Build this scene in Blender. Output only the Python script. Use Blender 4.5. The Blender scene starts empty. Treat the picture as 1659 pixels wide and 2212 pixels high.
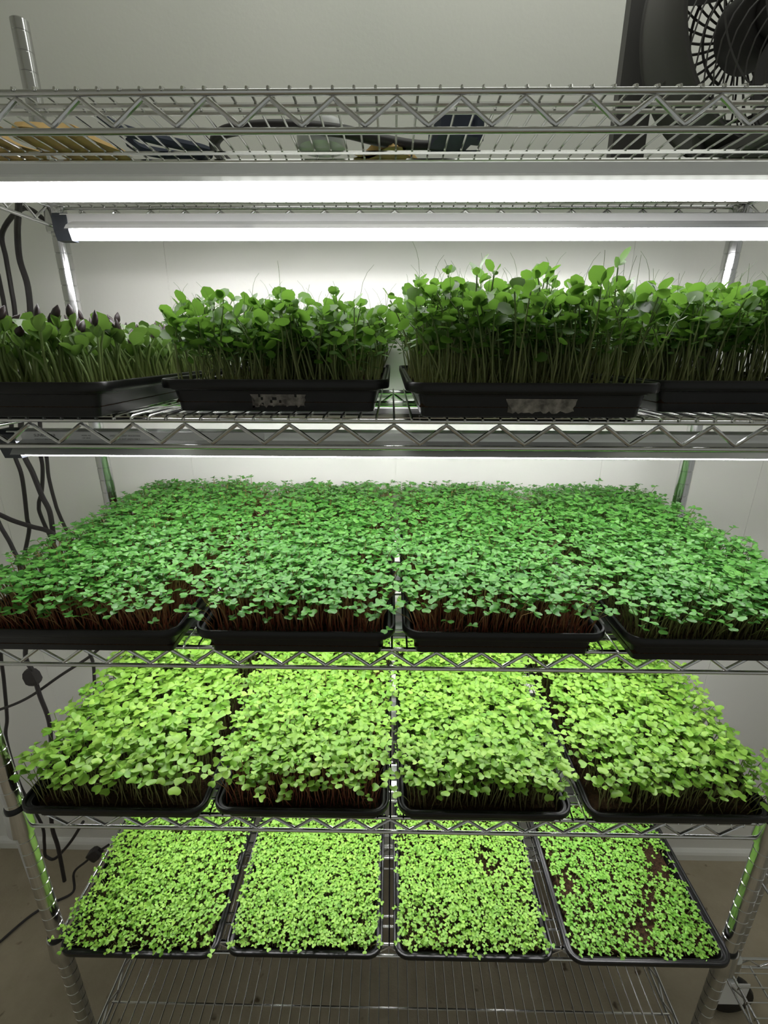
import bpy, math
import numpy as np
from mathutils import Matrix, Vector

C = bpy.context.scene.collection
S = bpy.context.scene

# ------------------------------------------------------------------ camera
CAM = (-0.00294, -0.54444, 1.5)
FPX, YAW, PITCH, ROLL = 1035.66, 0.014864, -0.329439, 0.002672
def make_camera():
    cd = bpy.data.cameras.new('camera'); co = bpy.data.objects.new('camera', cd); C.objects.link(co)
    cd.sensor_fit = 'HORIZONTAL'; cd.sensor_width = 36.0
    cd.lens = FPX / 1659 * 36.0
    cd.clip_start = 0.01
    r = Vector((math.cos(YAW), math.sin(YAW), 0)); f0 = Vector((-math.sin(YAW), math.cos(YAW), 0)); z = Vector((0, 0, 1))
    F = f0 * math.cos(PITCH) + z * math.sin(PITCH)
    U = -f0 * math.sin(PITCH) + z * math.cos(PITCH)
    R2 = r * math.cos(ROLL) + U * math.sin(ROLL); U2 = -r * math.sin(ROLL) + U * math.cos(ROLL)
    m = Matrix((R2, U2, -F)).transposed().to_4x4(); m.translation = Vector(CAM)
    co.matrix_world = m
    S.camera = co
make_camera()

# ------------------------------------------------------------------ world, exposure
AMBIENT = 0.33
TUBE_STRENGTH = 29.0
w = bpy.data.worlds.new('world'); S.world = w; w.use_nodes = True
w.node_tree.nodes['Background'].inputs[0].default_value = (0.96, 1.0, 0.93, 1)
w.node_tree.nodes['Background'].inputs[1].default_value = AMBIENT
ld = bpy.data.lights.new('upper_wall_fill', 'AREA'); ld.shape = 'RECTANGLE'; ld.size = 1.6; ld.size_y = .2; ld.energy = 4.6; ld.color = (.97, 1, .94)  # added fill light without a fixture, out of view, brightens the upper wall
lo = bpy.data.objects.new('upper_wall_fill', ld); C.objects.link(lo); lo.location = (.35, .14, 2.56); lo.rotation_euler = (math.radians(12), 0, 0)
S.view_settings.view_transform = 'Standard'; S.view_settings.look = 'None'
S.view_settings.gamma = 1; S.view_settings.use_curve_mapping = False
S.view_settings.exposure = 0.0
cy = S.cycles
cy.use_denoising = True
cy.max_bounces = 7; cy.diffuse_bounces = 4; cy.glossy_bounces = 4; cy.transmission_bounces = 4
cy.caustics_reflective = False; cy.caustics_refractive = False
cy.sample_clamp_indirect = 6.0

# ------------------------------------------------------------------ materials
def newmat(name):
    m = bpy.data.materials.new(name); m.use_nodes = True
    return m, m.node_tree.nodes, m.node_tree.links, m.node_tree.nodes['Principled BSDF']
def plain(name, col, rough=.5, metal=0., spec=.5, noise=0., nscale=20., bump=0., bscale=200.):
    m, N, L, b = newmat(name)
    b.inputs['Base Color'].default_value = (*col, 1); b.inputs['Roughness'].default_value = rough
    b.inputs['Metallic'].default_value = metal; b.inputs['Specular IOR Level'].default_value = spec
    if noise or bump:
        tc = N.new('ShaderNodeTexCoord')
    if noise:
        n = N.new('ShaderNodeTexNoise'); n.inputs['Scale'].default_value = nscale; n.inputs['Detail'].default_value = 6
        L.new(tc.outputs['Object'], n.inputs['Vector'])
        r = N.new('ShaderNodeValToRGB')
        r.color_ramp.elements[0].position = .3; r.color_ramp.elements[1].position = .7
        r.color_ramp.elements[0].color = (*[c * (1 - noise) for c in col], 1)
        r.color_ramp.elements[1].color = (*[min(1, c * (1 + noise)) for c in col], 1)
        L.new(n.outputs['Fac'], r.inputs['Fac']); L.new(r.outputs['Color'], b.inputs['Base Color'])
    if bump:
        n2 = N.new('ShaderNodeTexNoise'); n2.inputs['Scale'].default_value = bscale; n2.inputs['Detail'].default_value = 3
        L.new(tc.outputs['Object'], n2.inputs['Vector'])
        bp = N.new('ShaderNodeBump'); bp.inputs['Strength'].default_value = bump; bp.inputs['Distance'].default_value = .002
        L.new(n2.outputs['Fac'], bp.inputs['Height']); L.new(bp.outputs['Normal'], b.inputs['Normal'])
    return m
chrome = plain('chrome', (.60, .60, .60), .17, 1.)
wire_chrome = plain('wire_chrome', (.62, .62, .60), .22, 1.)
black_plastic = plain('black_plastic', (.007, .007, .007), .34, 0, .32, .3, 30)
cord_mat = plain('cord_rubber', (.022, .018, .018), .5)
housing_mat = plain('lamp_housing', (.92, .92, .92), .25, .45)
cap_mat = plain('lamp_cap', (.03, .035, .045), .5)
white_plastic = plain('white_plastic', (.88, .88, .88), .4)
dark_metal = plain('fan_plastic', (.085, .080, .078), .5)
soil_mat = plain('soil', (.035, .018, .008), .95, 0, .2, .7, 260, .8, 500)
sticker_mat = plain('torn_sticker', (.22, .20, .18), .7, 0, .3, .6, 120)
ink_mat = plain('ink', (.03, .03, .03), .6)
blue_mat = plain('blue_tape', (.01, .16, .42), .5)
yellow_mat = plain('yellow_fabric', (.66, .44, .17), .7, 0, .3, .2, 30)
navy_mat = plain('dark_fabric', (.05, .06, .09), .7, 0, .3, .2, 30)
def tube_material():
    m, N, L, b = newmat('lamp_tube_light')
    b.inputs['Base Color'].default_value = (.9, .9, .9, 1)
    b.inputs['Emission Color'].default_value = (1.0, .985, 1.0, 1)
    b.inputs['Emission Strength'].default_value = TUBE_STRENGTH
    return m
tube_mat = tube_material()

def wall_material():
    m, N, L, b = newmat('white_wall_sheet')
    tc = N.new('ShaderNodeTexCoord')
    n = N.new('ShaderNodeTexNoise'); n.inputs['Scale'].default_value = 2.2; n.inputs['Detail'].default_value = 3
    L.new(tc.outputs['Object'], n.inputs['Vector'])
    r = N.new('ShaderNodeValToRGB')
    r.color_ramp.elements[0].color = (.73, .73, .68, 1); r.color_ramp.elements[1].color = (.79, .78, .73, 1)
    r.color_ramp.elements[0].position = .35; r.color_ramp.elements[1].position = .65
    L.new(n.outputs['Fac'], r.inputs['Fac'])
    L.new(r.outputs['Color'], b.inputs['Base Color'])
    b.inputs['Roughness'].default_value = .33; b.inputs['Specular IOR Level'].default_value = .35
    n2 = N.new('ShaderNodeTexNoise'); n2.inputs['Scale'].default_value = 120; n2.inputs['Detail'].default_value = 4
    L.new(tc.outputs['Object'], n2.inputs['Vector'])
    bp = N.new('ShaderNodeBump'); bp.inputs['Strength'].default_value = .25; bp.inputs['Distance'].default_value = .001
    L.new(n2.outputs['Fac'], bp.inputs['Height']); L.new(bp.outputs['Normal'], b.inputs['Normal'])
    return m
wall_mat = wall_material()

def floor_material():
    m, N, L, b = newmat('concrete_floor')
    tc = N.new('ShaderNodeTexCoord')
    n = N.new('ShaderNodeTexNoise'); n.inputs['Scale'].default_value = 3.5; n.inputs['Detail'].default_value = 8; n.inputs['Roughness'].default_value = .65
    L.new(tc.outputs['Object'], n.inputs['Vector'])
    r = N.new('ShaderNodeValToRGB')
    r.color_ramp.elements[0].color = (.27, .228, .155, 1); r.color_ramp.elements[1].color = (.42, .365, .26, 1)
    r.color_ramp.elements[0].position = .3; r.color_ramp.elements[1].position = .7
    L.new(n.outputs['Fac'], r.inputs['Fac'])
    v = N.new('ShaderNodeTexNoise'); v.inputs['Scale'].default_value = 26; v.inputs['Detail'].default_value = 2
    L.new(tc.outputs['Object'], v.inputs['Vector'])
    r2 = N.new('ShaderNodeValToRGB')
    r2.color_ramp.elements[0].color = (1, 1, 1, 1); r2.color_ramp.elements[1].color = (.25, .2, .16, 1)
    r2.color_ramp.elements[0].position = .68; r2.color_ramp.elements[1].position = .76
    L.new(v.outputs['Fac'], r2.inputs['Fac'])
    mx = N.new('ShaderNodeMix'); mx.data_type = 'RGBA'; mx.blend_type = 'MULTIPLY'; mx.inputs['Factor'].default_value = 1
    L.new(r.outputs['Color'], mx.inputs['A']); L.new(r2.outputs['Color'], mx.inputs['B'])
    L.new(mx.outputs['Result'], b.inputs['Base Color'])
    b.inputs['Roughness'].default_value = .6
    n2 = N.new('ShaderNodeTexNoise'); n2.inputs['Scale'].default_value = 180; n2.inputs['Detail'].default_value = 4
    L.new(tc.outputs['Object'], n2.inputs['Vector'])
    bp = N.new('ShaderNodeBump'); bp.inputs['Strength'].default_value = .4; bp.inputs['Distance'].default_value = .002
    L.new(n2.outputs['Fac'], bp.inputs['Height']); L.new(bp.outputs['Normal'], b.inputs['Normal'])
    return m
floor_mat = floor_material()

def plant_material(name, ca, cb, trans=.35, tcol=None, rough=.36, spec=.38, ramp_attr='tint'):
    """ca..cb : the colours the 'tint' (per plant) or 'hgt' (along the stem) attribute runs between"""
    m, N, L, b = newmat(name)
    at = N.new('ShaderNodeAttribute'); at.attribute_name = ramp_attr
    r = N.new('ShaderNodeValToRGB')
    r.color_ramp.elements[0].color = (*ca, 1); r.color_ramp.elements[1].color = (*cb, 1)
    L.new(at.outputs['Fac'], r.inputs['Fac']); L.new(r.outputs['Color'], b.inputs['Base Color'])
    b.inputs['Roughness'].default_value = rough; b.inputs['Specular IOR Level'].default_value = spec
    t = N.new('ShaderNodeBsdfTranslucent')
    if tcol is not None: t.inputs['Color'].default_value = (*tcol, 1)
    else: L.new(r.outputs['Color'], t.inputs['Color'])
    mx = N.new('ShaderNodeMixShader'); mx.inputs[0].default_value = trans
    out = N['Material Output']
    L.new(b.outputs[0], mx.inputs[1]); L.new(t.outputs[0], mx.inputs[2]); L.new(mx.outputs[0], out.inputs['Surface'])
    return m

# ------------------------------------------------------------------ mesh helpers
class MB:
    def __init__(s): s.v = []; s.f = []
    def add(s, v, f):
        o = len(s.v); s.v += [tuple(p) for p in v]; s.f += [tuple(i + o for i in q) for q in f]; return s
    def box(s, x0, x1, y0, y1, z0, z1):
        return s.add([(x0,y0,z0),(x1,y0,z0),(x1,y1,z0),(x0,y1,z0),(x0,y0,z1),(x1,y0,z1),(x1,y1,z1),(x0,y1,z1)],
                     [(0,3,2,1),(4,5,6,7),(0,1,5,4),(1,2,6,5),(2,3,7,6),(3,0,4,7)])
    def tube(s, pts, r, n=8, caps=True):
        pts = [Vector(p) for p in pts]; rs = r if isinstance(r, (list, tuple)) else [r] * len(pts)
        v = []; f = []; prev = None
        for i, p in enumerate(pts):
            if i == 0: t = pts[1] - p
            elif i == len(pts) - 1: t = p - pts[-2]
            else:
                a = (p - pts[i-1]).normalized(); b_ = (pts[i+1] - p).normalized(); t = a + b_
            t.normalize()
            if prev is None:
                a = Vector((0, 0, 1)) if abs(t.z) < .9 else Vector((1, 0, 0))
                u = t.cross(a).normalized()
            else:
                u = (prev - t * prev.dot(t)).normalized()
            prev = u; w_ = t.cross(u)
            k = 1.0
            if 0 < i < len(pts) - 1:
                c = max(.5, (pts[i] - pts[i-1]).normalized().dot(t)); k = 1 / c
            for j in range(n):
                an = 2 * math.pi * j / n
                v.append(p + (u * math.cos(an) + w_ * math.sin(an)) * rs[i])
        for i in range(len(pts) - 1):
            for j in range(n):
                a = i * n + j; b_ = i * n + (j + 1) % n
                f.append((a, b_, b_ + n, a + n))
        if caps:
            f.append(tuple(reversed(range(n)))); f.append(tuple(range((len(pts)-1)*n, len(pts)*n)))
        return s.add(v, f)
    def lathe(s, prof, o=(0,0,0), n=24, axis='z', caps=True):
        v = []; f = []
        for (r, h) in prof:
            for j in range(n):
                a = 2 * math.pi * j / n; c, d = r * math.cos(a), r * math.sin(a)
                p = {'z': (c, d, h), 'y': (c, h, d), 'x': (h, c, d)}[axis]
                v.append((p[0]+o[0], p[1]+o[1], p[2]+o[2]))
        for i in range(len(prof) - 1):
            for j in range(n):
                a = i*n + j; b_ = i*n + (j+1) % n
                f.append((a, b_, b_+n, a+n))
        if caps: f.append(tuple(reversed(range(n)))); f.append(tuple(range((len(prof)-1)*n, len(prof)*n)))
        return s.add(v, f)
    def build(s, name, mat, parent=None, smooth=True, loc=None):
        me = bpy.data.meshes.new(name); me.from_pydata(s.v, [], s.f)
        mats = mat if isinstance(mat, (list, tuple)) else [mat]
        for m in mats: me.materials.append(m)
        me.validate()
        if smooth:
            me.polygons.foreach_set('use_smooth', [True] * len(me.polygons))
            try: me.set_sharp_from_angle(angle=math.radians(38))
            except Exception: pass
        o = bpy.data.objects.new(name, me); C.objects.link(o)
        if loc: o.location = loc
        if parent: o.parent = parent
        return o
def empty(name, loc, label, cat, group=None, rotz=0):
    o = bpy.data.objects.new(name, None); C.objects.link(o); o.location = loc; o.rotation_euler = (0, 0, rotz)
    o.empty_display_size = .05
    o['label'] = label; o['category'] = cat
    if group: o['group'] = group
    return o
def tag(o, label, cat, group=None):
    o['label'] = label; o['category'] = cat
    if group: o['group'] = group
    return o
def struct(o): o['kind'] = 'structure'; return o
def smooth_path(pts, k=6):
    out = []; P = [Vector(p) for p in pts]
    for i in range(len(P) - 1):
        p0 = P[max(0, i-1)]; p1 = P[i]; p2 = P[i+1]; p3 = P[min(len(P)-1, i+2)]
        for j in range(k):
            t = j / k
            out.append(.5 * ((2*p1) + (p2-p0)*t + (2*p0-5*p1+4*p2-p3)*t*t + (-p0+3*p1-3*p2+p3)*t**3))
    out.append(P[-1]); return out

# ------------------------------------------------------------------ room
WY = 0.54
mb = MB().box(-1.24, 3.2, WY + .0012, WY + .08, 0, 2.6); struct(mb.build('wall_back', wall_mat, smooth=False))
struct(MB().box(-1.24, 3.2, WY, WY + .0011, 1.801, 2.6).build('trim_0', wall_mat, smooth=False))
xs = [-1.24, -.938, -.466, .008, .48, .845, 1.32, 1.8, 2.3]
for i in range(len(xs) - 1):     # sheets of wall panelling, hairline gaps between them
    mb = MB().box(xs[i] + .0005, xs[i+1] - .0005, WY, WY + .0011, .03, 1.80)
    struct(mb.build('trim_%d' % (i + 1), wall_mat, smooth=False))
mb = MB().box(-1.32, -1.24, -2.6, WY + .08, 0, 2.6); struct(mb.build('wall_left', wall_mat, smooth=False))
mb = MB().box(-1.32, 3.2, -2.6, WY + .08, -.08, 0); struct(mb.build('floor', floor_mat, smooth=False))
mb = MB().box(-1.32, 3.2, -2.6, WY + .08, 2.6, 2.66); struct(mb.build('ceiling', wall_mat, smooth=False))
mb = MB()
prof = [(0, 0), (-.013, 0), (-.013, .022), (-.010, .030), (-.004, .036), (0, .037)]
v = []; f = []
for X in (-1.24, 2.4):
    for (y, z) in prof: v.append((X, WY + y, z))
n = len(prof)
for i in range(n): f.append((i, (i+1) % n, (i+1) % n + n, i + n))
mb.add(v, f); struct(mb.build('baseboard_back', wall_mat, smooth=False))
mb = MB().box(-1.24, -1.228, -2.6, WY - .013, 0, .037); struct(mb.build('baseboard_left', wall_mat, smooth=False))

# ------------------------------------------------------------------ wire shelving rack
PITCHX = .0594
PX, DY = .579, .387
Z_T, Z_B, Z_C, Z_D, Z_E, Z_F = 1.694, 1.392, 1.091, .789, .491, .193
DECK = .0345           # deck wire tops above the bottom rail

def post_mesh(h, r=.0127):
    prof = [(r * .9, 0), (r, .001)]
    z = .0254
    while z < h - .01:
        prof += [(r, z - .0011), (r * .93, z - .0005), (r * .93, z + .0005), (r, z + .0011)]
        z += .0254
    prof += [(r, h - .002), (r * .8, h)]
    return MB().lathe(prof, n=28)

def wire_shelf(parent, z, half, depth, name='shelf', supports=(.027, .043, .148, .174, .196, .344, .360), along='x'):
    """one wire shelf: deck wires front to back, trusses on four sides, corner collars"""
    top = z + .030
    mb = MB()
    k = int(half / (PITCHX / 3) - .6)
    for i in range(-k, k + 1):
        x = i * PITCHX / 3
        mb.tube([(x, -.0042, top + .0004), (x, -.0036, top + .0026), (x, .002, top + .0045), (x, depth - .002, top + .0045),
                 (x, depth + .0036, top + .0026), (x, depth + .0042, top + .0004)], .0014, 6)
    for y in supports:
        mb.tube([(-half + .004, y, top + .0008), (half - .004, y, top + .0008)], .0021, 6)
    sh = mb.build(name, wire_chrome, parent)
    for y, nm in ((0, 'front_truss'), (depth, 'rear_truss')):
        mb = MB()
        mb.tube([(-half, y, z), (half, y, z)], .003, 10)
        mb.tube([(-half, y, top), (half, y, top)], .003, 10)
        pts = []
        kk = int(half / (PITCHX / 2) - .35)
        if kk % 2 == 0: kk -= 0
        for i in range(-kk, kk + 1):
            x = i * PITCHX / 2
            zz = z + .0255 if i % 2 == 0 else z + .0045
            pts += [(x - .0035, y, zz + (-.0022 if i % 2 == 0 else .0022)), (x, y, zz), (x + .0035, y, zz + (-.0022 if i % 2 == 0 else .0022))]
        mb.tube(pts, .0023, 8)
        mb.build(nm, chrome, sh)
    for sgn in (-1, 1):
        mb = MB(); X = sgn * (PX if half > .5 else half + .0065)
        mb.tube([(X, .012, z), (X, depth - .012, z)], .003, 10)
        mb.tube([(X, .012, top), (X, depth - .012, top)], .003, 10)
        m = max(2, int(round((depth - .05) / PITCHX * 2))); pts = []
        for i in range(m + 1):
            y = .025 + (depth - .05) * i / m
            pts.append((X, y, z + .0255 if i % 2 else z + .0045))
        mb.tube(pts, .0023, 8)
        mb.build('side_truss', chrome, sh)
        for y in (0, depth):
            mb = MB()
            mb.lathe([(.0128, z - .008), (.0185, z - .008), (.0190, z - .004), (.0172, z + .030), (.0165, z + .038), (.0128, z + .038)], (X, y, 0), 28)
            mb.build('corner_collar', chrome, sh)
            mb2 = MB()
            mb2.lathe([(.0128, z + .036), (.0150, z + .036), (.0143, z + .044), (.0128, z + .046)], (X, y, 0), 24)
            mb2.build('plastic_sleeve', black_plastic, sh)
    return sh

rack = empty('wire_shelving_rack', (0, 0, 0), 'tall chrome wire shelving rack with six shelves, loaded with trays of greens', 'shelving rack')
post_h = 1.846
for sx in (-1, 1):
    for y in (0, DY):
        o = post_mesh(post_h).build('post', chrome, rack, loc=(sx * PX, y, .130))
        fk = MB(); X = sx * PX
        fk.lathe([(.009, .118), (.021, .118), (.021, .128), (.012, .132)], (X, y, 0), 20)
        fk.box(X - .017, X - .0145, y - .022, y + .030, .045, .118); fk.box(X + .0145, X + .017, y - .022, y + .030, .045, .118)
        fo = fk.build('caster', chrome, rack)
        wm = MB().lathe([(.018, -.0125), (.047, -.0125), (.05, -.008), (.05, .008), (.047, .0125), (.018, .0125)], (X, y + .012, .05), 28, 'x')
        wm.build('caster_wheel', black_plastic, fo)
for z in (Z_T, Z_B, Z_C, Z_D, Z_E, Z_F):
    wire_shelf(rack, z, .573, DY) if z != Z_F else wire_shelf(rack, z, .573, DY, supports=(.055, .332))

# neighbouring rack, long side towards the viewer
rack2 = empty('wire_shelving_rack', (1.066, .176, 0), 'second chrome wire rack with empty shelves, beyond the right front post of the loaded rack', 'shelving rack', rotz=math.radians(-90))
D2 = .61
def rack2_build():
    # local frame: x runs along the rack (towards the viewer in the room), y across it
    L2 = 1.10
    for lx in (0, L2):
        for ly in (-.282, .05):
            post_mesh(1.72).build('post', chrome, rack2, loc=(lx, ly, .13))
            fk = MB()
            fk.lathe([(.009, .118), (.021, .118), (.021, .128), (.012, .132)], (lx, ly, 0), 20)
            fk.box(lx - .017, lx - .0145, ly - .022, ly + .048, .045, .118); fk.box(lx + .0145, lx + .017, ly - .022, ly + .048, .045, .118)
            fo = fk.build('caster', white_plastic, rack2)
            MB().lathe([(.018, -.0125), (.047, -.0125), (.05, -.008), (.05, .008), (.047, .0125), (.018, .0125)], (lx, ly + .026, .05), 28, 'x').build('caster_wheel', black_plastic, fo)
    for z in (.150, .46):
        mb = MB(); top = z + .03; x = .03
        while x < L2 - .02:
            mb.tube([(x, -.304, top - .004), (x, -.302, top + .0045), (x, .072, top + .0045), (x, .074, top - .004)], .0014, 6); x += .0254
        for y in (-.25, -.12, .02): mb.tube([(.014, y, top), (L2 - .014, y, top)], .0025, 6)
        sh = mb.build('shelf', wire_chrome, rack2)
        for y in (-.30, .07):
            mb = MB(); mb.tube([(.014, y, z), (L2 - .014, y, z)], .003, 10); mb.tube([(.014, y, top), (L2 - .014, y, top)], .003, 10)
            pts = [(.04 + i * .0297, y, z + (.0255 if i % 2 else .0045)) for i in range(35)]
            mb.tube(pts, .0023, 8); mb.build('long_truss', chrome, sh)
        for x in (0, L2):
            mb = MB(); mb.tube([(x, -.288, z), (x, .058, z)], .003, 10); mb.tube([(x, -.288, top), (x, .058, top)], .003, 10)
            pts = [(x, -.27 + i * .0297, z + (.0255 if i % 2 else .0045)) for i in range(12)]
            mb.tube(pts, .0023, 8); mb.build('end_truss', chrome, sh)
            for y in (-.278, .05):
                MB().lathe([(.0128, z - .008), (.0185, z - .008), (.0172, z + .030), (.0165, z + .038), (.0128, z + .038)], (x, y, 0), 24).build('corner_collar', chrome, sh)
    t = MB().lathe([(.0131, .515), (.0136, .516), (.0136, .60), (.0131, .601)], (0, -.278, 0), 28)
    t.build('tape_wrap', blue_mat, rack2)
rack2_build()

# ------------------------------------------------------------------ strip lights
reflector_mat = plain('lamp_reflector', (.86, .86, .86), .25, .55)
def strip_light(x0, x1, y, z, label, printed=False):
    """z = top of the fixture, hung just under the deck wires"""
    r = empty('strip_light', ((x0 + x1) / 2, y, z), label, 'strip light', 'fluorescent strip lights under the shelves')
    h = (x1 - x0) / 2
    def extrude(prof, name, mat, inset):
        v = []; n = len(prof)
        for X in (-h + inset, h - inset):
            for (a, b) in prof: v.append((X, a, b))
        f = [(i, i + n, (i+1) % n + n, (i+1) % n) for i in range(n)] + [tuple(range(n)), tuple(reversed(range(n, 2*n)))]
        return MB().add(v, f).build(name, mat, r, smooth=False)
    extrude([(-.011, -.013), (-.011, -.001), (-.010, 0), (.010, 0), (.011, -.001), (.011, -.013)], 'housing', housing_mat, .012)
    extrude([(-.036, -.0245), (-.030, -.0185), (-.020, -.0135), (-.011, -.0105), (.011, -.0105), (.020, -.0135), (.030, -.0185), (.036, -.0245),
             (.0352, -.0245), (.0294, -.0195), (.0194, -.0143), (.0104, -.0114), (-.0104, -.0114), (-.0194, -.0143), (-.0294, -.0195), (-.0352, -.0245)],
            'reflector', reflector_mat, .030)
    MB().tube([(-h + .024, 0, -.0256), (h - .024, 0, -.0256)], .0080, 16).build('tube', tube_mat, r)
    for sx in (-1, 1):
        mb = MB(); a, b = sorted((sx * h, sx * (h - .022)))
        pr = [(-.0125, -.022), (-.008, -.035), (.008, -.035), (.0125, -.022), (.0125, -.004), (.009, .001), (-.009, .001), (-.0125, -.004)]
        v = [(X, p, q) for X in (a, b) for (p, q) in pr]; m = len(pr)
        f = [(i, i + m, (i+1) % m + m, (i+1) % m) for i in range(m)] + [tuple(range(m)), tuple(reversed(range(m, 2*m)))]
        mb.add(v, f).build('end_cap', cap_mat, r, smooth=False)
    if printed:
        lab = MB().box(-h + .03, -h + .33, -.0114, -.0109, -.0125, -.0015).build('label_strip', white_plastic, r, smooth=False)
        for txt, dx, dz, size in (('SUNBLASTER', .046, -.0070, .0046), ('HORTICULTURAL LIGHTING', .046, -.0108, .0021), ('MODEL NO.', .105, -.0062, .0022),
                                  ('120V 60HZ', .105, -.0092, .0022), ('UNDER-CABINET MOUNTING', .140, -.0065, .0028), ('ADJACENT UNITS ONLY', .146, -.0105, .0028)):
            c = bpy.data.curves.new('printing', 'FONT'); c.body = txt; c.size = size; c.extrude = .00004
            c.materials.append(ink_mat)
            to = bpy.data.objects.new('printing_source', c); C.objects.link(to)
            me = bpy.data.meshes.new_from_object(to); bpy.data.objects.remove(to)
            po = bpy.data.objects.new('printing', me); C.objects.link(po)
            po.rotation_euler = (math.pi / 2, 0, 0); po.location = (-h + dx, -.01145, dz); po.parent = lab
    return r
strip_light(-.565, .60, .060, Z_T - .009, 'long glowing strip light along the front edge under the top shelf')
strip_light(-.502, .62, .262, Z_T - .009, 'long glowing strip light under the top shelf, behind the front one')
strip_light(-.488, .62, .048, Z_B + .011, 'strip light with printed white label behind the front truss above the sprout canopy', True)
strip_light(-.52, .60, .262, Z_B + .025, 'strip light under the shelf of pea shoots, towards the wall')
strip_light(-.55, .58, .110, Z_C + .022, 'front strip light under the shelf of teal-green sprouts, mostly hidden')
strip_light(-.55, .58, .285, Z_C + .022, 'rear strip light under the shelf of teal-green sprouts, mostly hidden')
strip_light(-.56, .57, .094, Z_D + .022, 'front strip light glimpsed through the gaps between the bright green trays')
strip_light(-.56, .57, .285, Z_D + .022, 'rear strip light under the shelf of bright green trays, near the wall')

# ------------------------------------------------------------------ trays and plants
def rrect(x0, x1, y0, y1, r, n=6):
    pts = []
    for cx, cy_, a0 in ((x1-r, y1-r, 0), (x0+r, y1-r, 90), (x0+r, y0+r, 180), (x1-r, y0+r, 270)):
        for i in range(n + 1):
            a = math.radians(a0 + 90 * i / n); pts.append((cx + r * math.cos(a), cy_ + r * math.sin(a)))
    return pts
def tray_pan(parent, W, D, hs=1.0):
    h = .035
    loops = [(.020, 0), (.018, .0008), (.0135, .0225), (.0090, .0235), (.0078, .0262), (.0040, .0262), (.0008, .0255), (0, .0268), (0, .0335), (.0012, .0350),
             (.0035, .0350), (.0048, .0338), (.0055, .0300), (.0085, .0295), (.0098, .0300), (.0115, .0290), (.0130, .0240), (.0185, .0035), (.021, .0025)]
    v = []; f = []
    for off, z in loops:
        for (x, y) in rrect(-W/2 + off, W/2 - off, off, D - off, max(.006, .024 - off)): v.append((x, y, z * hs))
    n = 28
    for i in range(len(loops) - 1):
        for j in range(n): f.append((i*n + j, i*n + (j+1) % n, (i+1)*n + (j+1) % n, (i+1)*n + j))
    f.append(tuple(reversed(range(n)))); f.append(tuple(range((len(loops)-1)*n, len(loops)*n)))
    return MB().add(v, f).build('tray_pan', black_plastic, parent)
def soil_bed(parent, W, D, z, rng):
    nx, ny = 40, 76; v = []; f = []
    for j in range(ny):
        for i in range(nx):
            x = -W/2 + .0155 + (W - .031) * i / (nx-1); y = .0155 + (D - .031) * j / (ny-1)
            edge = i in (0, nx-1) or j in (0, ny-1)
            v.append((x, y, z - .012 if edge else z + rng.uniform(-.0022, .0022)))
    for j in range(ny-1):
        for i in range(nx-1):
            a = j*nx + i; f.append((a, a+1, a+nx+1, a+nx))
    k = len(v)
    x0, x1, y0, y1 = -W/2 + .0155, W/2 - .0155, .0155, D - .0155
    return MB().add(v, f).build('soil', soil_mat, parent)

# leaf templates: 5 stations x 3 across; x along, y across, z cup
def leaf_template(widths, lens, mid_len=None, fold=.18, curl=.15, notch=0.):
    v = []
    ns = len(widths)
    for i in range(ns):
        t = lens[i]
        for s in (-1, 0, 1):
            x = t if s else (t if i < ns-1 else t - notch)
            w_ = widths[i] * s
            v.append((x, w_, fold * abs(w_) * 1.0 - curl * t * t))
    f = []
    for i in range(ns-1):
        for j in range(2):
            a = i*3 + j; f.append((a, a+1, a+4, a+3))
    return np.array(v), np.array(f)
HEART = leaf_template([.05, .34, .60, .62, .40], [0, .22, .52, .82, 1.0], fold=.22, curl=.22, notch=.20)
OVAL = leaf_template([.03, .30, .42, .38, .06], [0, .22, .5, .8, 1.0], fold=.25, curl=.12)
ROUND = leaf_template([.06, .42, .52, .42, .05], [0, .2, .5, .8, 1.0], fold=.10, curl=.10)

def rotm(az, el, roll):
    """(n,3,3) rotation: leaf x-axis to azimuth az, elevation el, rolled"""
    ca, sa, ce, se, cr, sr = np.cos(az), np.sin(az), np.cos(el), np.sin(el), np.cos(roll), np.sin(roll)
    X = np.stack([ca*ce, sa*ce, se], -1)
    Y0 = np.stack([-sa, ca, np.zeros_like(sa)], -1)
    Z0 = np.cross(X, Y0)
    Y = Y0*cr[:, None] + Z0*sr[:, None]; Z = -Y0*sr[:, None] + Z0*cr[:, None]
    return np.stack([X, Y, Z], -1)
def ring_stem(base, ctrl, head, r0, r1, segs=3, sides=3, rng=None):
    n = len(base); V = []
    for i in range(segs + 1):
        t = i / segs
        c = (1-t)**2*base + 2*t*(1-t)*ctrl + t*t*head
        r = (r0*(1-t) + r1*t)
        for j in range(sides):
            a = 2*math.pi*j/sides
            V.append(c + np.array([math.cos(a), math.sin(a), 0]) * (r[:, None] if isinstance(r, np.ndarray) else r))
    V = np.stack(V, 1)
    F = []
    for i in range(segs):
        for j in range(sides):
            F.append((i*sides + j, i*sides + (j+1) % sides, (i+1)*sides + (j+1) % sides, (i+1)*sides + j))
    H = np.repeat(np.linspace(0, 1, segs+1), sides)
    return V, np.array(F), H
def assemble(parts):
    """parts: list of (V(n,k,3), F(m,4), H(k), mat) -> V(n,K,3), F, mats, H"""
    Vs, Fs, Ms, Hs, o = [], [], [], [], 0
    for V, F, H, m in parts:
        Vs.append(V); Fs.append(F + o); Ms += [m] * len(F); Hs.append(H); o += V.shape[1]
    return np.concatenate(Vs, 1), np.concatenate(Fs), np.array(Ms), np.concatenate(Hs)
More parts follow.
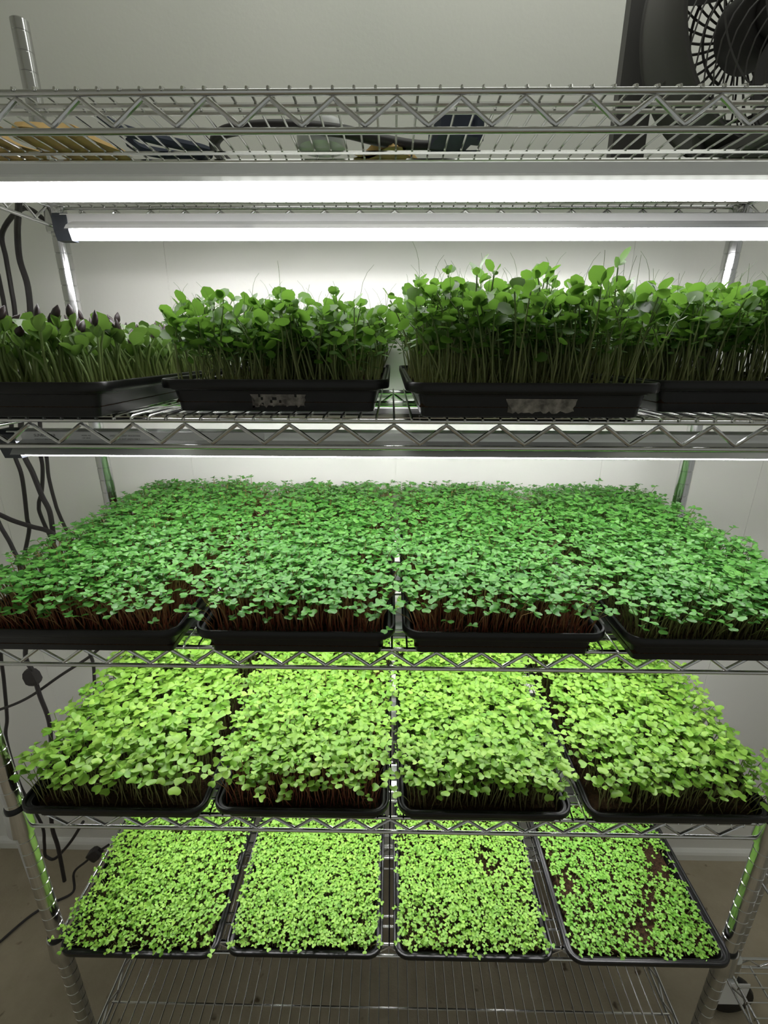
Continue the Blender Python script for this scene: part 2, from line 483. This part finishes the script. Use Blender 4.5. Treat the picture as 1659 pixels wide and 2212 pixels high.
def mesh_from(name, V, F, M, H, tint, mats):
    n, K, _ = V.shape
    me = bpy.data.meshes.new(name)
    co = V.reshape(-1, 3); nf = len(F)
    faces = (F[None] + (np.arange(n) * K)[:, None, None]).reshape(-1)
    me.vertices.add(n * K); me.vertices.foreach_set('co', co.astype(np.float32).ravel())
    me.loops.add(n * nf * 4); me.loops.foreach_set('vertex_index', faces.astype(np.int32))
    me.polygons.add(n * nf)
    me.polygons.foreach_set('loop_start', np.arange(0, n*nf*4, 4, dtype=np.int32))
    me.polygons.foreach_set('loop_total', np.full(n*nf, 4, dtype=np.int32))
    me.polygons.foreach_set('material_index', np.tile(M, n).astype(np.int32))
    me.polygons.foreach_set('use_smooth', np.ones(n*nf, dtype=bool))
    me.update(calc_edges=True)
    a = me.attributes.new('hgt', 'FLOAT', 'POINT'); a.data.foreach_set('value', np.tile(H, n).astype(np.float32))
    a = me.attributes.new('tint', 'FLOAT', 'POINT'); a.data.foreach_set('value', np.repeat(tint, K).astype(np.float32))
    for m in mats: me.materials.append(m)
    return me

def scatter(rng, W, D, n, inset=.016, gaps=0.):
    nx = int(math.sqrt(n * W / D)); ny = int(n / nx)
    gx, gy = np.meshgrid((np.arange(nx) + .5) / nx, (np.arange(ny) + .5) / ny)
    p = np.stack([gx.ravel(), gy.ravel()], 1) + rng.uniform(-.48, .48, (nx*ny, 2)) / np.array([nx, ny])
    p = p * np.array([W - 2*inset, D - 2*inset]) + np.array([-W/2 + inset, inset])
    if gaps > 0:
        ph = rng.uniform(0, 6.28, 6)
        q = np.sin(p[:, 0]*38 + ph[0] + 1.7*np.sin(p[:, 1]*21 + ph[1])) + np.sin(p[:, 1]*31 + ph[2] + 1.9*np.sin(p[:, 0]*27 + ph[3])) + rng.uniform(-.6, .6, len(p))
        p = p[q > -2 + gaps]
    return p
def soft(p, W, D, edge=.03):
    """outward push 0..1 near each edge"""
    ox = np.clip((np.abs(p[:, 0]) - (W/2 - edge)) / edge, 0, 1) * np.sign(p[:, 0])
    oy = -np.clip((edge - p[:, 1]) / edge, 0, 1) + np.clip((p[:, 1] - (D - edge)) / edge, 0, 1)
    return ox, oy

def sprout_plants(rng, W, D, soil, height, hvar, n, leaf, lvar, spread, gaps=0., push=.02, droop=.35, stem_r=.0006, el=(-.05, .38), wild=0.):
    p = scatter(rng, W, D, n, gaps=gaps); n = len(p)
    ox, oy = soft(p, W, D, .045)
    ph = rng.uniform(0, 6.28, 4)
    wave = np.sin(p[:, 0]*22 + ph[0]) * np.sin(p[:, 1]*17 + ph[1]) * .5 + np.sin(p[:, 0]*47 + ph[2] + p[:, 1]*39) * .5
    out = np.maximum(np.abs(ox)*.35, np.where(oy < 0, -oy, oy*.4))
    h = (height + hvar*(.6*wave + .8*rng.normal(0, 1, n))) * (1 - droop * out**1.5 * rng.uniform(0, 1, n)**1.8 * 1.9)
    tall = rng.uniform(0, 1, n); h = h * np.where(tall > .985, 1.16, 1.0); h = np.maximum(h, height * .30)
    base = np.stack([p[:, 0], p[:, 1], np.full(n, soil)], 1)
    hd = base + np.stack([ox*push*rng.uniform(.2, 1.6, n) + rng.normal(0, spread, n), oy*push*rng.uniform(.2, 1.6, n) + rng.normal(0, spread, n), h], 1)
    ctrl = base + np.stack([rng.normal(0, spread, n), rng.normal(0, spread, n), h*.55], 1)
    st = ring_stem(base, ctrl, hd, stem_r*1.25, stem_r)
    az = rng.uniform(0, 6.283, n)
    s = leaf * rng.uniform(1-lvar, 1+lvar, n)
    parts = [(st[0], st[1], st[2], 0)]
    for k in range(2):
        R = rotm(az + k*math.pi + rng.normal(0, .25, n), rng.uniform(el[0], el[1], n), rng.normal(0, .25, n))
        T, F = HEART
        V = np.einsum('nij,kj->nki', R, T * np.array([1, 1, 1])) * (s * rng.uniform(.8, 1.05, n))[:, None, None] + hd[:, None, :]
        parts.append((V, F, np.ones(len(T)), 1))
    A = assemble(parts)
    return A, np.clip(rng.normal(.5, .22, n), 0, 1), hd

def pea_plants(rng, W, D, soil, height, hvar, n):
    p = scatter(rng, W, D, n); n = len(p); ox, oy = soft(p, W, D, .04)
    h = height + hvar * rng.normal(0, 1, n)
    base = np.stack([p[:, 0], p[:, 1], np.full(n, soil)], 1)
    hd = base + np.stack([ox*.012 + rng.normal(-.004, .013, n), oy*.012 + rng.normal(0, .009, n), h], 1)
    ctrl = base + np.stack([rng.normal(.002, .012, n), rng.normal(0, .010, n), h*rng.uniform(.25, .7, n)], 1)
    st = ring_stem(base, ctrl, hd, .0011, .0008, segs=5, sides=4)
    parts = [(st[0], st[1], st[2], 0)]
    def at(t): return (1-t)**2*base + 2*t*(1-t)*ctrl + t*t*hd
    az0 = rng.uniform(0, 6.283, n)
    T, F = ROUND
    for (t, k, sc, e0, e1) in ((1., 0, 1., .3, 1.2), (1., 1, 1., .3, 1.2), (.98, 2, .7, .8, 1.45), (.86, 0, 1.0, -.1, .8), (.84, 1, .9, -.1, .8), (.70, 2, .8, -.3, .6), (.66, 3, .6, -.3, .6)):
        R = rotm(az0 + k*math.pi + (1.3 if t < .9 else 0) + rng.normal(0, .5, n), rng.uniform(e0, e1, n), rng.normal(0, .5, n))
        s = .0165 * sc * rng.uniform(.55, 1.15, n)
        off = R[:, :, 0] * .003
        V = np.einsum('nij,kj->nki', R, T) * s[:, None, None] + (at(t) + off)[:, None, :]
        parts.append((V, F, np.full(len(T), t), 1))
    # tendril
    m = rng.uniform(.012, .045, n) * (rng.uniform(0, 1, n) < .33) + .002
    d = np.stack([np.cos(az0 + 1.6), np.sin(az0 + 1.6), np.zeros(n)], 1)
    e = hd + d * (m*.35)[:, None] + np.array([0, 0, 1]) * m[:, None]
    c = hd + d * (-m*.05)[:, None] + np.array([0, 0, 1]) * (m*.7)[:, None]
    tn = ring_stem(hd, c, e, .00035, .0002, segs=4, sides=3)
    parts.append((tn[0], tn[1], np.ones(15), 0))
    A = assemble(parts)
    return A, np.clip(rng.normal(.5, .25, n), 0, 1), hd

def sun_plants(rng, W, D, soil, height, hvar, n, hull):
    p = scatter(rng, W, D, n); n = len(p); ox, oy = soft(p, W, D, .04)
    h = height + hvar * rng.normal(0, 1, n)
    base = np.stack([p[:, 0], p[:, 1], np.full(n, soil)], 1)
    lean = rng.normal(-.006, .010, n)
    hd = base + np.stack([lean + ox*.008, oy*.014 + rng.normal(0, .006, n), h], 1)
    ctrl = base + np.stack([lean*.2 + rng.normal(0, .006, n), rng.normal(0, .005, n), h*.6], 1)
    st = ring_stem(base, ctrl, hd, .0017, .0014, segs=4, sides=6)
    parts = [(st[0], st[1], st[2], 0)]
    az0 = rng.uniform(0, 6.283, n); T, F = OVAL
    for k in range(2):
        op = rng.uniform(.75, 1.42, n) if not hull else rng.uniform(1.25, 1.45, n)
        R = rotm(az0 + k*math.pi + rng.normal(0, .15, n), op, rng.normal(0, .25, n))
        s = .0195 * rng.uniform(.75, 1.15, n) * (1 if not hull else .85)
        V = np.einsum('nij,kj->nki', R, T) * s[:, None, None] + hd[:, None, :]
        parts.append((V, F, np.ones(len(T)), 1))
    if hull:
        # dark seed hull still capping the leaf tips: pointed shell
        pr = [(0.0003, -.0065), (.0032, -.004), (.0044, 0), (.0036, .005), (.0016, .0085), (.0003, .0105)]; q = []
        for (r, z) in pr:
            for j in range(6): q.append((r*math.cos(j*math.pi/3), r*.6*math.sin(j*math.pi/3), z))
        q = np.array(q); F2 = []
        for i in range(len(pr)-1):
            for j in range(6): F2.append((i*6+j, i*6+(j+1) % 6, (i+1)*6+(j+1) % 6, (i+1)*6+j))
        R = rotm(az0, rng.uniform(-.5, .5, n), rng.normal(0, .4, n))
        V = np.einsum('nij,kj->nki', R, q) + (hd + np.array([0, 0, .017]))[:, None, :]
        parts.append((V, np.array(F2), np.ones(len(q)), 2))
    A = assemble(parts)
    return A, np.clip(rng.normal(.5, .25, n), 0, 1), hd

hull_mat = plain('seed_hull', (.022, .012, .012), .4)
M_TEAL = plant_material('leaf_deep_green', (.055, .225, .03), (.145, .39, .065), .32)
M_BRIGHT = plant_material('leaf_bright_green', (.16, .38, .035), (.33, .54, .085), .36)
M_SMALL = plant_material('leaf_small_green', (.17, .40, .04), (.34, .58, .09), .34)
M_SMALL2 = plant_material('leaf_small_vivid_green', (.16, .42, .04), (.30, .56, .09), .34)
M_PEA = plant_material('leaf_pea', (.035, .09, .014), (.08, .165, .028), .38, (.14, .30, .035), .45, .3)
M_SUN = plant_material('leaf_sunflower', (.04, .09, .016), (.10, .17, .035), .28, (.14, .27, .04), .4, .4)
ST_RED = plant_material('stem_reddish', (.38, .09, .07), (.32, .27, .09), .25, ramp_attr='hgt')
ST_GREEN = plant_material('stem_pale_green', (.27, .22, .10), (.24, .36, .09), .25, ramp_attr='hgt')
ST_PEA = plant_material('stem_pea', (.34, .36, .15), (.08, .15, .03), .3, ramp_attr='hgt')
ST_SUN = plant_material('stem_sunflower', (.20, .24, .07), (.18, .28, .08), .3, ramp_attr='hgt')

def tray(x0, x1, yf, zrail, seed, label, group, part, growers, mats, rot=0, sticker=None, soil_z=.023, D=.54):
    W = x1 - x0; hs = 1.18 if zrail == Z_C else (1.08 if zrail == Z_B else 1.0)
    rng = np.random.default_rng(seed)
    root = empty('planting_tray', ((x0 + x1)/2, yf, zrail + DECK + .0018), label, 'seedling tray', group, rot)
    tray_pan(root, W, D, hs)
    soil_bed(root, W, D, soil_z, rng)
    oc = Vector(CAM) - root.location
    cam_local = np.array(oc)
    for g in growers:
        (V, F, M, H), tint, hd = g(rng, W, D)
        d = np.linalg.norm(hd - cam_local, axis=1)
        take = np.argsort(d)[: (100 if len(growers) == 1 else (65 if g is growers[0] else 35))]
        mask = np.ones(len(V), bool); mask[take] = False
        for i in take:
            me = mesh_from(part, V[i:i+1], F, M, H, tint[i:i+1], mats)
            o = bpy.data.objects.new(part, me); C.objects.link(o); o.parent = root
        me = mesh_from(part + '_bed', V[mask], F, M, H, tint[mask], mats)
        o = bpy.data.objects.new(part + '_bed', me); C.objects.link(o); o.parent = root; o['kind'] = 'stuff'
    if sticker:
        sx0, sx1, jag = sticker
        rs = np.random.default_rng(seed + 500)
        nx = 26; nz = 6; v = []; f = []
        for j in range(nz):
            for i in range(nx):
                t = i / (nx-1); s = j / (nz-1)
                xx = sx0 + (sx1 - sx0) * t; zz = .004 + .0165 * s
                if i in (0, nx-1): xx += rs.uniform(-1, 1) * .002 + (1 - s) * (.010 if i == 0 else -.002)
                if j == 0: zz += rs.uniform(0, .0035) * jag
                v.append((xx, .0180 - (zz / .0225) * .0045 - .0006, zz))
        for j in range(nz-1):
            for i in range(nx-1):
                if jag > 1 and rs.uniform() < .16: continue
                a = j*nx + i; f.append((a, a+1, a+nx+1, a+nx))
        MB().add(v, f).build('torn_sticker', sticker_mat, root)
    return root

# heights are above the tray floor; soil at .019
def G(height, hvar, n, leaf, **k):
    return lambda rng, W, D: sprout_plants(rng, W, D, .022, height - .022, hvar, n, leaf, k.pop('lvar', .22) if 'lvar' in k else .22, k.get('spread', .004), **{a: b for a, b in k.items() if a not in ('lvar', 'spread')})
gB, gC, gD, gE = ('trays on the shelf under the lit tubes', 'trays of deep green sprouts on the third shelf',
                  'trays of bright green sprouts on the fourth shelf', 'trays of short seedlings on the fifth shelf')
# --- upper planted shelf
tray(-.560, -.300, -.045, Z_B, 11, 'tray of sunflower shoots, some still wearing dark seed hulls, on the upper shelf', gB, 'sunflower_shoot',
     [lambda r, W, D: sun_plants(r, W, D, .022, .052, .009, 560, False), lambda r, W, D: sun_plants(r, W, D, .022, .056, .009, 190, True)], [ST_SUN, M_SUN, hull_mat])
tray(-.272, -.006, .012, Z_B, 12, 'tray of pea shoots beside the sunflower shoots, with a small torn sticker on its front', gB, 'pea_shoot',
     [lambda r, W, D: pea_plants(r, W, D, .022, .078, .011, 760)], [ST_PEA, M_PEA], sticker=(-.030, .036, 2))
tray(.012, .284, -.030, Z_B, 13, 'tray of the tallest pea shoots, with a large torn silver sticker on its front', gB, 'pea_shoot',
     [lambda r, W, D: pea_plants(r, W, D, .022, .094, .013, 780)], [ST_PEA, M_PEA], sticker=(-.028, .047, 1))
tray(.296, .562, .020, Z_B, 14, 'tray of pea shoots set back from its neighbour, near the right rear post', gB, 'pea_shoot',
     [lambda r, W, D: pea_plants(r, W, D, .022, .092, .011, 760)], [ST_PEA, M_PEA])
# --- third shelf
cs = dict(push=.030, droop=.50, spread=.0055)
tray(-.545, -.265, -.038, Z_C, 21, 'tray of deep green sprouts on reddish stems below the sunflower shoots', gC, 'sprout', [G(.084, .0062, 3000, .0088, **cs)], [ST_RED, M_TEAL])
tray(-.250, .004, -.036, Z_C, 22, 'tray of deep green sprouts with dense red-brown stems, right of the wide shelf gap', gC, 'sprout', [G(.082, .0062, 3000, .0086, **cs)], [ST_RED, M_TEAL])
tray(.013, .269, -.034, Z_C, 23, 'tray of deep green sprouts with short dark red stems, its corner meeting the pale-stemmed tray', gC, 'sprout', [G(.082, .0062, 3000, .0085, **cs)], [ST_RED, M_TEAL])
tray(.286, .560, -.044, Z_C, 24, 'tray of deep green sprouts on pale yellow-green stems, at the right end of its shelf', gC, 'sprout', [G(.080, .0062, 3000, .0087, **cs)], [ST_GREEN, M_TEAL])
# --- fourth shelf
ds = dict(push=.018, droop=.48, spread=.0065)
tray(-.552, -.272, -.030, Z_D, 31, 'tray of leggy light green sprouts leaning over the left post, bare soil at one corner', gD, 'sprout', [G(.094, .0085, 1650, .0122, gaps=.25, **ds)], [ST_GREEN, M_BRIGHT])
tray(-.264, -.002, -.026, Z_D, 32, 'tray of light green sprouts on brownish red stems on the fourth shelf', gD, 'sprout', [G(.089, .0068, 2500, .0100, **ds)], [ST_RED, M_BRIGHT])
tray(.010, .268, -.026, Z_D, 33, 'tray of light green sprouts on green stems between two bright gaps on the fourth shelf', gD, 'sprout', [G(.089, .0075, 2500, .0100, **ds)], [ST_GREEN, M_BRIGHT])
tray(.288, .562, -.026, Z_D, 34, 'tray of light green sprouts at the right end of the fourth shelf', gD, 'sprout', [G(.087, .0085, 2100, .0106, gaps=.15, **ds)], [ST_GREEN, M_BRIGHT])
# --- fifth shelf
es = dict(push=.012, droop=.3, spread=.003)
tray(-.548, -.284, -.045, Z_E, 41, 'tray of short seedlings spilling over its left rim beside the left post', gE, 'seedling', [G(.052, .004, 4200, .0058, gaps=.1, **dict(es, push=.022))], [ST_GREEN, M_SMALL])
tray(-.273, -.011, -.040, Z_E, 42, 'tray of dense pale green seedlings left of the narrow centre gap', gE, 'seedling', [G(.045, .003, 4700, .0056, **es)], [ST_GREEN, M_SMALL])
tray(.007, .272, -.040, Z_E, 43, 'tray of pale green seedlings with a thin patch, right of the narrow centre gap', gE, 'seedling', [G(.044, .0035, 4300, .0056, gaps=.2, **es)], [ST_GREEN, M_SMALL])
tray(.292, .560, -.042, Z_E, 44, 'tray of sparse vivid green seedlings with soil showing at its front right corner', gE, 'seedling', [G(.032, .003, 3300, .0054, gaps=.5, **dict(es, push=.004))], [ST_GREEN, M_SMALL2])

# ------------------------------------------------------------------ power cords on the left
def cord(pts, r, label, k=6, plugs=()):
    mb = MB(); mb.tube(smooth_path(pts, k), r, 8)
    if not plugs:
        return tag(mb.build('extension_cord', cord_mat), label, 'cord', 'black power cords beside the rack')
    root = empty('extension_cord', pts[-1], label, 'cord', 'black power cords beside the rack')
    o = mb.build('cable', cord_mat, root); o.matrix_parent_inverse = Matrix.Translation(-root.location)
    for (p, d, ln, wd) in plugs:
        p = Vector(p); d = Vector(d).normalized(); s = d.cross(Vector((0, 1, 0))).normalized(); y = Vector((0, 1, 0))
        v = []
        for t, k_ in ((0, .45), (.12, .8), (.35, 1), (.75, 1), (.9, .75), (1, .4)):
            for a, b in ((-1, -1), (1, -1), (1, 1), (-1, 1)):
                v.append(p + d*ln*(t - .5) + s*wd*.5*k_*a + y*wd*.35*k_*b)
        f = []
        for i in range(5):
            for j in range(4): f.append((i*4+j, i*4+(j+1) % 4, (i+1)*4+(j+1) % 4, (i+1)*4+j))
        f += [(3, 2, 1, 0), (20, 21, 22, 23)]
        q = MB().add(v, f).build('plug', cord_mat, root, smooth=False); q.matrix_parent_inverse = Matrix.Translation(-root.location)
    return root
cord([(-0.600,0.400,1.700),(-0.660,0.430,1.735),(-0.731,0.460,1.704),(-0.736,0.460,1.658),(-0.739,0.460,1.610),(-0.745,0.460,1.552),(-0.774,0.460,1.455),(-0.801,0.460,1.362),(-0.814,0.460,1.288),(-0.810,0.460,1.242),(-0.813,0.460,1.200),(-0.822,0.460,1.135),(-0.826,0.460,1.101),(-0.879,0.460,0.984),(-0.944,0.460,0.858),(-0.974,0.460,0.777),(-0.988,0.460,0.694),(-1.010,0.460,0.576),(-1.031,0.460,0.499),(-1.032,0.460,0.335),(-1.006,0.460,0.195),(-1.015,0.460,0.121),(-1.024,0.460,0.073),(-1.019,0.460,0.060),(-1.004,0.460,0.052),(-0.978,0.460,0.074),(-0.931,0.460,0.132),(-0.882,0.460,0.207)], .0042, 'thin black cord hanging down the far left wall and looping up by the floor')
cord([(-0.602,0.300,1.725),(-0.620,0.360,1.735),(-0.682,0.430,1.698),(-0.689,0.430,1.653),(-0.685,0.430,1.606),(-0.696,0.430,1.542),(-0.730,0.430,1.457),(-0.757,0.430,1.366),(-0.770,0.430,1.294),(-0.761,0.430,1.250),(-0.753,0.430,1.199),(-0.744,0.430,1.151),(-0.762,0.430,1.058),(-0.829,0.430,0.940),(-0.885,0.430,0.800),(-0.880,0.430,0.746),(-0.879,0.430,0.677),(-0.875,0.430,0.576),(-0.911,0.430,0.405),(-0.947,0.430,0.235),(-0.949,0.430,0.144),(-0.960,0.430,0.006)], .0052, 'thick black cord with an inline connector block beside the fourth shelf', plugs=(((-.885,.43,.729),(.20,0,-1),.046,.030),))
cord([(-0.766,0.470,1.635),(-0.767,0.470,1.594),(-0.768,0.470,1.548),(-0.755,0.470,1.455),(-0.749,0.470,1.361),(-0.764,0.470,1.286),(-0.767,0.470,1.250),(-0.781,0.470,1.197),(-0.795,0.470,1.165),(-0.795,0.470,1.126),(-0.765,0.470,0.980),(-0.753,0.470,0.814),(-0.757,0.470,0.771),(-0.756,0.470,0.725),(-0.783,0.470,0.571)], .0040, 'black cord crossing behind the slanted cords left of the third shelf')
cord([(-0.754,0.440,1.309),(-0.731,0.440,1.293),(-0.736,0.440,1.237),(-0.735,0.440,1.185),(-0.730,0.440,1.143),(-0.699,0.440,0.996),(-0.703,0.440,0.835),(-0.723,0.440,0.795),(-0.823,0.440,0.726),(-0.920,0.440,0.658),(-1.002,0.440,0.620),(-1.093,0.440,0.593)], .0036, 'black cord running from the shelf light then slanting across the wall to the left')
cord([(-0.890,0.410,1.189),(-0.838,0.410,1.161),(-0.811,0.410,1.147),(-0.774,0.410,1.134),(-0.737,0.410,1.121),(-0.695,0.410,1.078)], .0050, 'black cord entering from the left and ducking behind the deep green sprouts')
cord([(-0.847,0.400,1.207),(-0.835,0.400,1.140),(-0.829,0.400,1.119),(-0.822,0.400,1.092),(-0.813,0.400,1.026),(-0.828,0.400,0.921)], .0042, 'short black cord slanting down at the left wall below the entering one')
cord([(-0.792,0.420,0.171),(-0.839,0.420,0.133),(-0.872,0.420,0.101),(-0.915,0.420,0.056),(-0.915,0.400,0.007),(-0.955,0.370,0.006),(-1.000,0.330,0.006),(-1.060,0.220,0.006)], .0034, 'black cord with a plug lying on the floor behind the lowest planted tray', plugs=(((-.839,.42,.133),(-.66,0,-.6),.052,.030),))

# ------------------------------------------------------------------ things lying on the top shelf
ZT = Z_T + .0366
def crumple(name, rect, h, mat, label, cat, seed, nx=22, ny=14):
    rs = np.random.default_rng(seed); x0, x1, y0, y1 = rect; v = []; f = []
    ph = rs.uniform(0, 6.28, 8)
    def hh(u, t): return h * (.45 + .22*math.sin(7*u + ph[0] + 2*math.sin(5*t + ph[1])) + .2*math.sin(9*t + ph[2] + 2.2*math.sin(4*u + ph[3])))
    for lay in (0, 1):
        for j in range(ny):
            for i in range(nx):
                u = i/(nx-1); t = j/(ny-1)
                e = min(1, 6*min(u, 1-u), 6*min(t, 1-t)); e = math.sin(e * math.pi/2)
                wob = .012*math.sin(6*u + ph[4] + 5*t)
                x = x0 + (x1-x0)*u + .010*math.sin(8*t + ph[5]); y = y0 + (y1-y0)*t + wob
                v.append((x, y, ZT + (hh(u, t)*e if lay else .0)))
    n = nx*ny
    for j in range(ny-1):
        for i in range(nx-1):
            a = j*nx+i; f.append((a, a+nx, a+nx+1, a+1)); f.append((a+n, a+n+1, a+n+nx+1, a+n+nx))
    ring = [i for i in range(nx)] + [j*nx+nx-1 for j in range(1, ny)] + [(ny-1)*nx+i for i in range(nx-2, -1, -1)] + [j*nx for j in range(ny-2, 0, -1)]
    for k in range(len(ring)):
        a, b = ring[k], ring[(k+1) % len(ring)]; f.append((a, b, b+n, a+n))
    o = MB().add(v, f).build(name, mat); return tag(o, label, cat)
crumple('folded_cloth', (-.55, -.452, .075, .22), .030, yellow_mat, 'folded yellow cloth at the left end of the top shelf, seen through the wires', 'cloth', 3)
crumple('work_glove', (-.435, -.347, .10, .20), .022, yellow_mat, 'yellow glove lying on the top shelf next to the folded yellow cloth', 'glove', 4)
mb = MB(); mb.tube(smooth_path([(-.322,.085,ZT+.0065),(-.318,.11,ZT+.0065),(-.29,.14,ZT+.0065),(-.240,.180,ZT+.0065),(-.27,.20,ZT+.0065),(-.318,.175,ZT+.0065),(-.325,.15,ZT+.0065)], 8), .006, 8)
tag(mb.build('dark_strap', navy_mat), 'dark blue strap snaking over the top shelf beside the yellow glove', 'strap')
mb = MB(); mb.tube(smooth_path([(-.225,.25,ZT+.007),(-.228,.175,ZT+.007),(-.205,.128,ZT+.007),(-.165,.112,ZT+.007),(-.12,.110,ZT+.007),(-.065,.122,ZT+.007),(-.02,.148,ZT+.007),(.03,.168,ZT+.007),(.075,.165,ZT+.007)], 8), .0065, 10)
tag(mb.build('looped_cable', cord_mat), 'thick black cable looped on top of the highest shelf around the white timer', 'cable')
tm = empty('plug_in_timer', (-.091, .158, ZT), 'white round plug-in timer lying on the top shelf inside the cable loop', 'timer')
MB().lathe([(.020, 0), (.0285, .001), (.0300, .005), (.0300, .022), (.0270, .027), (.010, .028)], (0, 0, 0), 32).build('timer_body', white_plastic, tm)
MB().lathe([(.012, .0262), (.013, .0270), (.013, .0295), (.012, .030)], (0, 0, 0), 24).build('dial', plain('grey_dial', (.35, .35, .36), .5), tm)
crumple('orange_rag', (-.045, .020, .158, .20), .014, yellow_mat, 'small orange rag under the end of the cable loop on the top shelf', 'rag', 6, 14, 8)
cl = empty('power_adapter', (.07, .14, ZT), 'dark power adapter block with a notched end on the top shelf', 'adapter', rotz=math.radians(14))
MB().box(-.026, .020, -.024, .022, 0, .022).build('adapter_body', navy_mat, cl, smooth=False)
MB().box(.020, .034, -.006, .010, .004, .016).build('prong_end', navy_mat, cl, smooth=False)
MB().box(.014, .022, -.034, -.020, .004, .018).build('clip', navy_mat, cl, smooth=False)

# ------------------------------------------------------------------ fan on the top shelf
bd = MB().box(.318, .366, .300, .318, ZT, ZT + .42)
tag(bd.build('upright_board', dark_metal, smooth=False), 'narrow dark board standing on the top shelf behind the fan', 'board')
FR, FD = .158, .085
fan = empty('desk_fan', (.478, .235, ZT), 'black round desk fan with spiral wire guard standing at the right of the top shelf', 'fan', rotz=math.radians(8))
fz = FR + .012
MB().lathe([(FR - .004, -FD/2), (FR, -FD/2), (FR + .003, -FD/2 + .004), (FR + .003, -.01), (FR - .004, FD/2), (FR - .007, FD/2), (FR - .003, -.01), (FR - .004, -FD/2)], (0, 0, fz), 64, 'y', False).build('drum_ring', dark_metal, fan)
def guard(name, y0, bulge, nrib, twist, rings, rr):
    mb = MB()
    for i in range(nrib):
        a0 = 2*math.pi*i/nrib; pts = []
        for k in range(9):
            t = k/8; r = .030 + (FR - .034)*t; a = a0 + twist*t*t
            pts.append((r*math.cos(a), y0 - bulge*(1 - t*t), fz + r*math.sin(a)))
        mb.tube(pts, rr, 4, False)
    for q in rings:
        r = .030 + (FR - .034)*q; pts = [(r*math.cos(a*math.pi/36), y0 - bulge*(1 - q*q), fz + r*math.sin(a*math.pi/36)) for a in range(73)]
        mb.tube(pts, rr*1.3, 4, False)
    mb.build(name, dark_metal, fan)
guard('front_guard', -FD/2, .022, 40, .9, (.35, .7, 1.), .0010)
guard('rear_guard', FD/2, -.016, 36, -.35, (.2, .36, .52, .68, .84, 1.), .0017)
MB().lathe([(.032, -.068), (.034, -.062), (.034, -.055), (.030, -.052)], (0, 0, fz), 32, 'y').build('guard_badge', dark_metal, fan)
MB().lathe([(.016, -.030), (.030, -.026), (.032, -.005), (.030, 0)], (0, 0, fz), 32, 'y').build('hub', dark_metal, fan)
MB().lathe([(.040, .002), (.044, .010), (.044, .052), (.036, .062)], (0, 0, fz), 32, 'y').build('motor_housing', dark_metal, fan)
for b in range(3):
    v = []; f = []; a0 = b*2*math.pi/3 + 2.35
    for i in range(9):
        t = i/8; r = .028 + (FR - .046)*t; half = .30 + .16*math.sin(math.pi*t)
        for j in range(7):
            s = j/6*2 - 1; a = a0 + s*half + .5*t
            v.append((r*math.cos(a), -.012 + s*.020*(1 - .3*t), fz + r*math.sin(a)))
    for i in range(8):
        for j in range(6): q = i*7+j; f.append((q, q+1, q+8, q+7))
    n0 = len(v); v += [(x, y + .0018, z) for x, y, z in v]; f += [tuple(reversed([k + n0 for k in q])) for q in f]
    rim = [j for j in range(7)] + [i*7+6 for i in range(1, 9)] + [8*7+j for j in range(5, -1, -1)] + [i*7 for i in range(7, 0, -1)]
    for k in range(len(rim)):
        a, c = rim[k], rim[(k+1) % len(rim)]; f.append((c, a, a+n0, c+n0))
    MB().add(v, f).build('blade', dark_metal, fan)
MB().box(-.075, .085, -.105, .045, 0, .010).build('base_plate', dark_metal, fan, smooth=False)
for sx in (-1, 1):
    MB().tube([(sx*.07, 0, .008), (sx*.085, 0, .05), (sx*.135, 0, .095)], .007, 10).build('stand_leg', dark_metal, fan)
